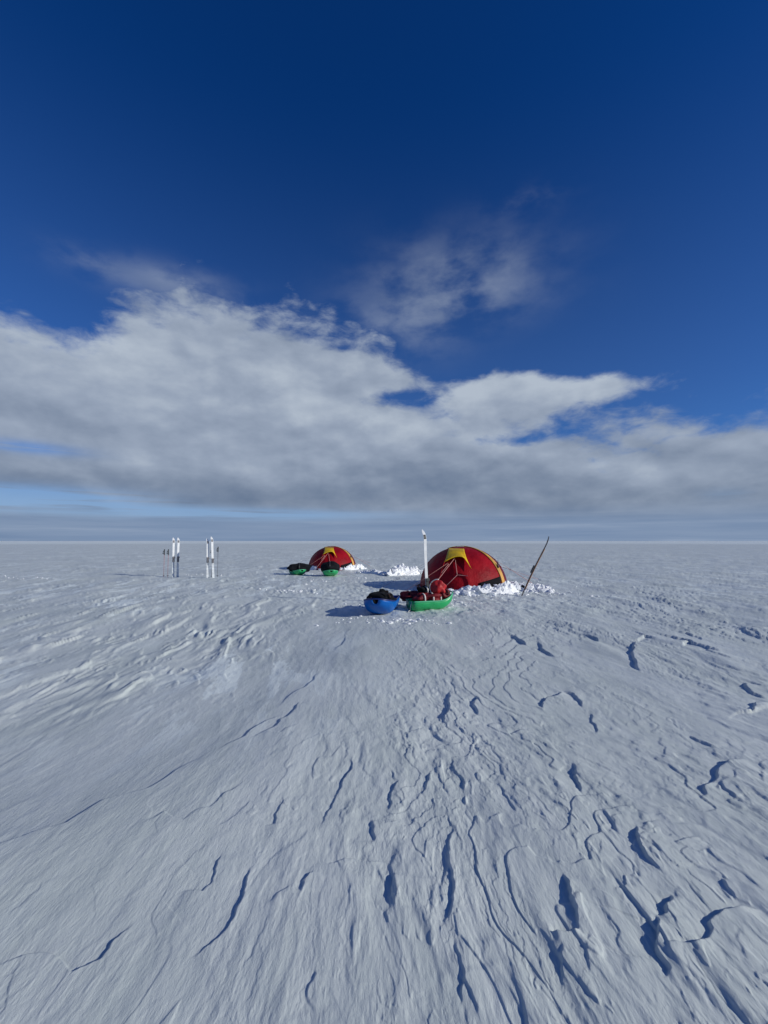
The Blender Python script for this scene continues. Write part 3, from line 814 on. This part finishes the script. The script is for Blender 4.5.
# cargo: each load is a thing of its own
def bag(name, loc, rad, m, label, cat, rz=0, seed=0, box=.45, rough=.25, straps=1, m_st=M_DARK, tilt=0.0, group=None, rim=None):
    t = empty(name, loc, rz); tag(t, label, cat, group)
    t.rotation_euler = (tilt, 0, rz)
    b = MB(); b.blob((0, 0, rad[2]), rad, seed, 4, rough, 1.7, box); b.build('body', m, t)
    for i in range(straps):
        x = 0 if straps == 1 else -rad[0] * .5 + rad[0] * i / (straps - 1)
        b = MB(); P = []
        k = 28
        e = math.sqrt(max(.1, 1 - (x / rad[0]) ** 2)) * 1.04
        for j in range(k):
            a = 2 * math.pi * j / k; c, s = math.cos(a), math.sin(a)
            q = (abs(c) ** 2.6 + abs(s) ** 2.6) ** (-1 / 2.6)
            P.append([Vector((x + dx, rad[1] * e * c * q, rad[2] + rad[2] * e * s * q)) for dx in (-.018, .018)])
        b.grid(P, closed_u=True); b.build('strap', m_st, t, solid=.006)
    return t
bp, gpv = blue.location, green.location
bag('cargo_bag', (bp.x - .03, bp.y - .02, bp.z + .10), (.48, .29, .19), M_BLACK, 'large dark bag lashed in the middle of the blue sled', 'bag', R(80), 3, .25, .30, 2, M_BROWN)
bag('cargo_bag', (bp.x + .12, bp.y - .30, bp.z + .22), (.17, .13, .12), M_BLACK, 'crumpled black bag on the right of the blue sled load', 'bag', R(30), 5, .2, .8, 1, M_BROWN)
bag('cargo_bag', (bp.x - .20, bp.y - .25, bp.z + .22), (.10, .09, .09), M_BROWN, 'small dark brown pouch on the left rim of the blue sled', 'bag', R(-30), 8, .2, .7, 1, M_BLACK)
bag('cargo_bag', (bp.x + .02, bp.y + .25, bp.z + .30), (.10, .10, .10), M_BLACK, 'small black sack on top at the back of the blue sled load', 'bag', R(10), 9, .2, .7, 0)
bag('duffel_bag', (gpv.x - .36, gpv.y + .28, gpv.z + .16), (.34, .17, .13), M_BAGD, 'dark red duffel bag overhanging the left end of the green sled', 'bag', R(8), 11, .35, .35, 2, M_BLACK)
bag('cargo_cover', (gpv.x - .02, gpv.y + .02, gpv.z + .14), (.40, .20, .13), M_BAGD, 'dark red cargo cover strapped along the green sled', 'bag', R(18), 12, .4, .4, 3, M_WEB)
bag('cargo_bag', (gpv.x + .30, gpv.y + .10, gpv.z + .17), (.18, .16, .15), M_BAGD, 'dark red bundle in the pointed end of the green sled', 'bag', R(40), 13, .3, .6, 1, M_BLACK)
bag('cargo_bag', (gpv.x - .12, gpv.y + .12, gpv.z + .30), (.17, .14, .11), M_BLACK, 'black bundle at the foot of the tall white ski on the green sled', 'bag', R(20), 15, .2, .8, 1, M_WEB)
# round red sack standing upright with pale piping
rs_ = bag('round_sack', (gpv.x + .17, gpv.y + .06, gpv.z + .30), (.18, .13, .19), M_BAGR, 'bright red round sack standing on the green sled', 'bag', R(-12), 17, .35, .40, 0)
b = MB(); b.tube([Vector((-.185 * math.cos(a) + .0, -.075, .215 + .19 * math.sin(a))) for a in [R(-50 + 150 * i / 16) for i in range(17)]], .014, 6); b.build('piping', M_WEB, rs_)
def black_load(lo, rad, rz, label, seed):
    return bag('cargo_cover', lo, rad, M_BLACK, label, 'cover', rz, seed, .15, .22, 1, M_DARK)
black_load((g1.location.x + .05, g1.location.y + .05, g1.location.z + .10), (.58, .34, .23), R(12), 'black cargo cover on the leftmost green sled by the far tent', 21)
black_load((g2.location.x, g2.location.y, g2.location.z + .12), (.46, .46, .27), R(5), 'domed black cargo cover on the green sled in front of the far tent', 23)

# ------------------------------------------------------------------ skis
def ski(base, top_px, L, label, group, rot=0.0, lean=(0, 0), m_top=M_SKI, m_low=M_SKIG, m_bind=M_DARK, W=.105, side=False, bind=(.38, .52), tipmark=True, name='ski', sink=0.12):
    """standing on its tail; local x = width, local z up, tip curls towards +y"""
    t = empty(name, (base[0], base[1], base[2]), rot); tag(t, label, 'ski', group)
    t.rotation_euler = (lean[1], lean[0], rot)
    def prof(u):
        w = W * (.92 + .10 * (2 * u - 1) ** 2)
        if u > .93: w *= max(.25, math.sqrt(max(0, 1 - ((u - .93) / .07) ** 2)))
        return w
    def bend(z): u = z / L; return .0 + .16 * max(0, (u - .86) / .14) ** 2 + .03 * (1 - (2 * u - 1) ** 2)
    def strip(u0, u1, m, nm, th=.014, off=0.0, wk=1.0, n=16):
        b = MB(); P = []
        for i in range(n + 1):
            u = u0 + (u1 - u0) * i / n; z = u * L; w = prof(u) * wk / 2; y = bend(z) + off
            P.append([Vector((-w, y - th / 2, z)), Vector((w, y - th / 2, z)), Vector((w, y + th / 2, z)), Vector((-w, y + th / 2, z))])
        b.grid(P, closed_v=True); e = len(P) * 4; b.f.append((0, 1, 2, 3)); b.f.append((e - 1, e - 2, e - 3, e - 4))
        return b.build(nm, m, t, smooth=False)
    strip(bind[1], 1, m_top, 'topsheet', n=24)
    strip(-sink / L, bind[1], m_low, 'tail', th=.014)
    # binding
    bc = (bind[0] + bind[1]) / 2 * L
    b = MB(); b.box((0, bend(bc) - .024, bc), (W * .95, .03, (bind[1] - bind[0]) * L * .95)); bo = b.build('binding', m_bind, t, smooth=False, bevel=.006)
    b = MB(); b.box((0, bend(bc) - .055, bc + (bind[1] - bind[0]) * L * .36), (W * 1.15, .04, .07)); b.build('toe_piece', m_bind, bo, smooth=False, bevel=.006)
    b = MB(); b.box((0, bend(bc) - .05, bc - (bind[1] - bind[0]) * L * .30), (W * .8, .03, .09)); b.build('heel_plate', m_bind, bo, smooth=False, bevel=.006)
    if tipmark:
        strip(.87, .93, m_bind, 'tip_mark', th=.003, off=-.010, wk=.75, n=5)
    return t
G_S = 'white skis standing upright in the snow'
p = put(428, 598)
sx = at(427.6, 11.3)
ski((sx[0], sx[1], sx[2]), None, 1.90, 'tall white ski standing in the green sled load in front of the nearer tent', G_S, rot=R(22), lean=(R(-2.4), 0), bind=(.20, .35), m_bind=M_DARK, m_low=M_SKIG, W=.082)
def st(px, base_py, dz=0):
    x, y = gp(px, base_py); return (x, y, hz(x, y))
def ski_at(px, pyb, pyt, label, lean, **kw):
    b_ = st(px, pyb); L = CAM_H * 1.0 - (pyt - 541) / F * b_[1] - b_[2]
    return ski(b_, None, L, label, G_S, lean=lean, sink=.1, rot=R(38), m_bind=M_POLEG, **kw)
ski_at(173.2, 577, 537.6, 'leftmost white upright ski, next to the two faint red poles', (R(-.6), 0), W=.095)
ski_at(177.6, 577, 537.6, 'second white upright ski from the left, beside the red poles pair', (0, 0), W=.095)
ski_at(207.6, 578, 538.5, 'left white ski of the right hand upright group, leaning slightly left', (R(-1.0), 0), W=.095)
ski_at(213.3, 578, 536.5, 'white ski leaning left against its neighbour in the right hand upright group', (R(-3.0), 0), W=.095, bind=(.36, .46))

# leaning dark ski right of the nearer tent, seen edge on
b0 = st(521, 596)
dvec_top = ray(548.5, 537); Dt = b0[1] + .1
tp = Vector((dvec_top.x, dvec_top.y, dvec_top.z)) * (Dt / dvec_top.y) + Vector((0, 0, CAM_H))
vec = tp - Vector(b0); Ls = vec.length
t = empty('leaning_ski', b0); tag(t, 'dark thin ski leaning right out of the snow heap beside the nearer tent', 'ski')
t.rotation_euler = (0, math.atan2(vec.x, vec.z), 0)
def edge_strip(u0, u1, xo, th, m, nm, n=20, W=.055, parent=t):
    b = MB(); P = []
    for i in range(n + 1):
        u = u0 + (u1 - u0) * i / n; z = u * Ls
        x = xo - .05 * max(0, (u - .84) / .16) ** 2 - .028 * math.sin(math.pi * u) + .02
        w = W / 2 * (1 if u < .93 else max(.3, math.sqrt(max(0, 1 - ((u - .93) / .075) ** 2))))
        P.append([Vector((x - th / 2, -w, z)), Vector((x + th / 2, -w, z)), Vector((x + th / 2, w, z)), Vector((x - th / 2, w, z))])
    b.grid(P, closed_v=True); e = len(P) * 4; b.f.append((0, 1, 2, 3)); b.f.append((e - 1, e - 2, e - 3, e - 4))
    return b.build(nm, m, parent, smooth=False)
edge_strip(-.06, 1.0, 0, .016, M_SKID, 'topsheet')
edge_strip(.12, .80, .018, .012, M_TAN, 'base')
b = MB(); b.box((-.045, 0, Ls * .44), (.03, .07, .24)); bo = b.build('binding', M_DARK, t, smooth=False, bevel=.01)
b = MB(); b.box((-.07, 0, Ls * .14), (.09, .06, .07)); b.build('strap', M_BLACK, t, smooth=False, bevel=.01)

# ------------------------------------------------------------------ ski poles
def pole(px, pyb, pyt, label, m, lean=0.0):
    b_ = st(px, pyb); L = CAM_H - (pyt - 541) / F * b_[1] - b_[2]
    t = empty('ski_pole', b_); tag(t, label, 'ski pole', 'ski poles standing in the snow'); t.rotation_euler = (0, lean, 0)
    b = MB(); b.tube([(0, 0, -.1), (0, 0, L * .95)], [.007, .011], 8); b.build('shaft', m, t)
    b = MB(); b.tube([(0, 0, L - .26), (0, 0, L - .22), (0, 0, L - .16), (0, 0, L - .03), (0, 0, L)], [.018, .024, .020, .026, .016], 8); b.build('grip', M_DARK, t)
    b = MB(); b.tube([(0.01, 0, L - .04), (-.05, -.01, L - .12), (-.075, -.01, L - .2), (-.045, 0, L - .22), (0, 0, L - .08)], .013, 6); b.build('strap', M_DARK, t)
    b = MB(); b.tube([(0, 0, .06), (0, 0, .07), (0, 0, .08)], [.02, .05, .03], 12); b.build('basket', M_DARK, t)
    return t
pole(163.6, 577, 549, 'faint red ski pole, leftmost thing standing in the snow', M_POLE)
pole(167.6, 577, 549, 'faint red ski pole close left of the leftmost white skis', M_POLE)
pole(211.6, 578, 548, 'grey ski pole between the two skis of the right hand group', M_POLEG, R(0))
pole(217.4, 577, 546.5, 'thin grey ski pole, rightmost of the right hand ski group', M_POLEG)

scene.cycles.max_bounces = 6
scene.cycles.diffuse_bounces = 3
scene.cycles.use_denoising = True
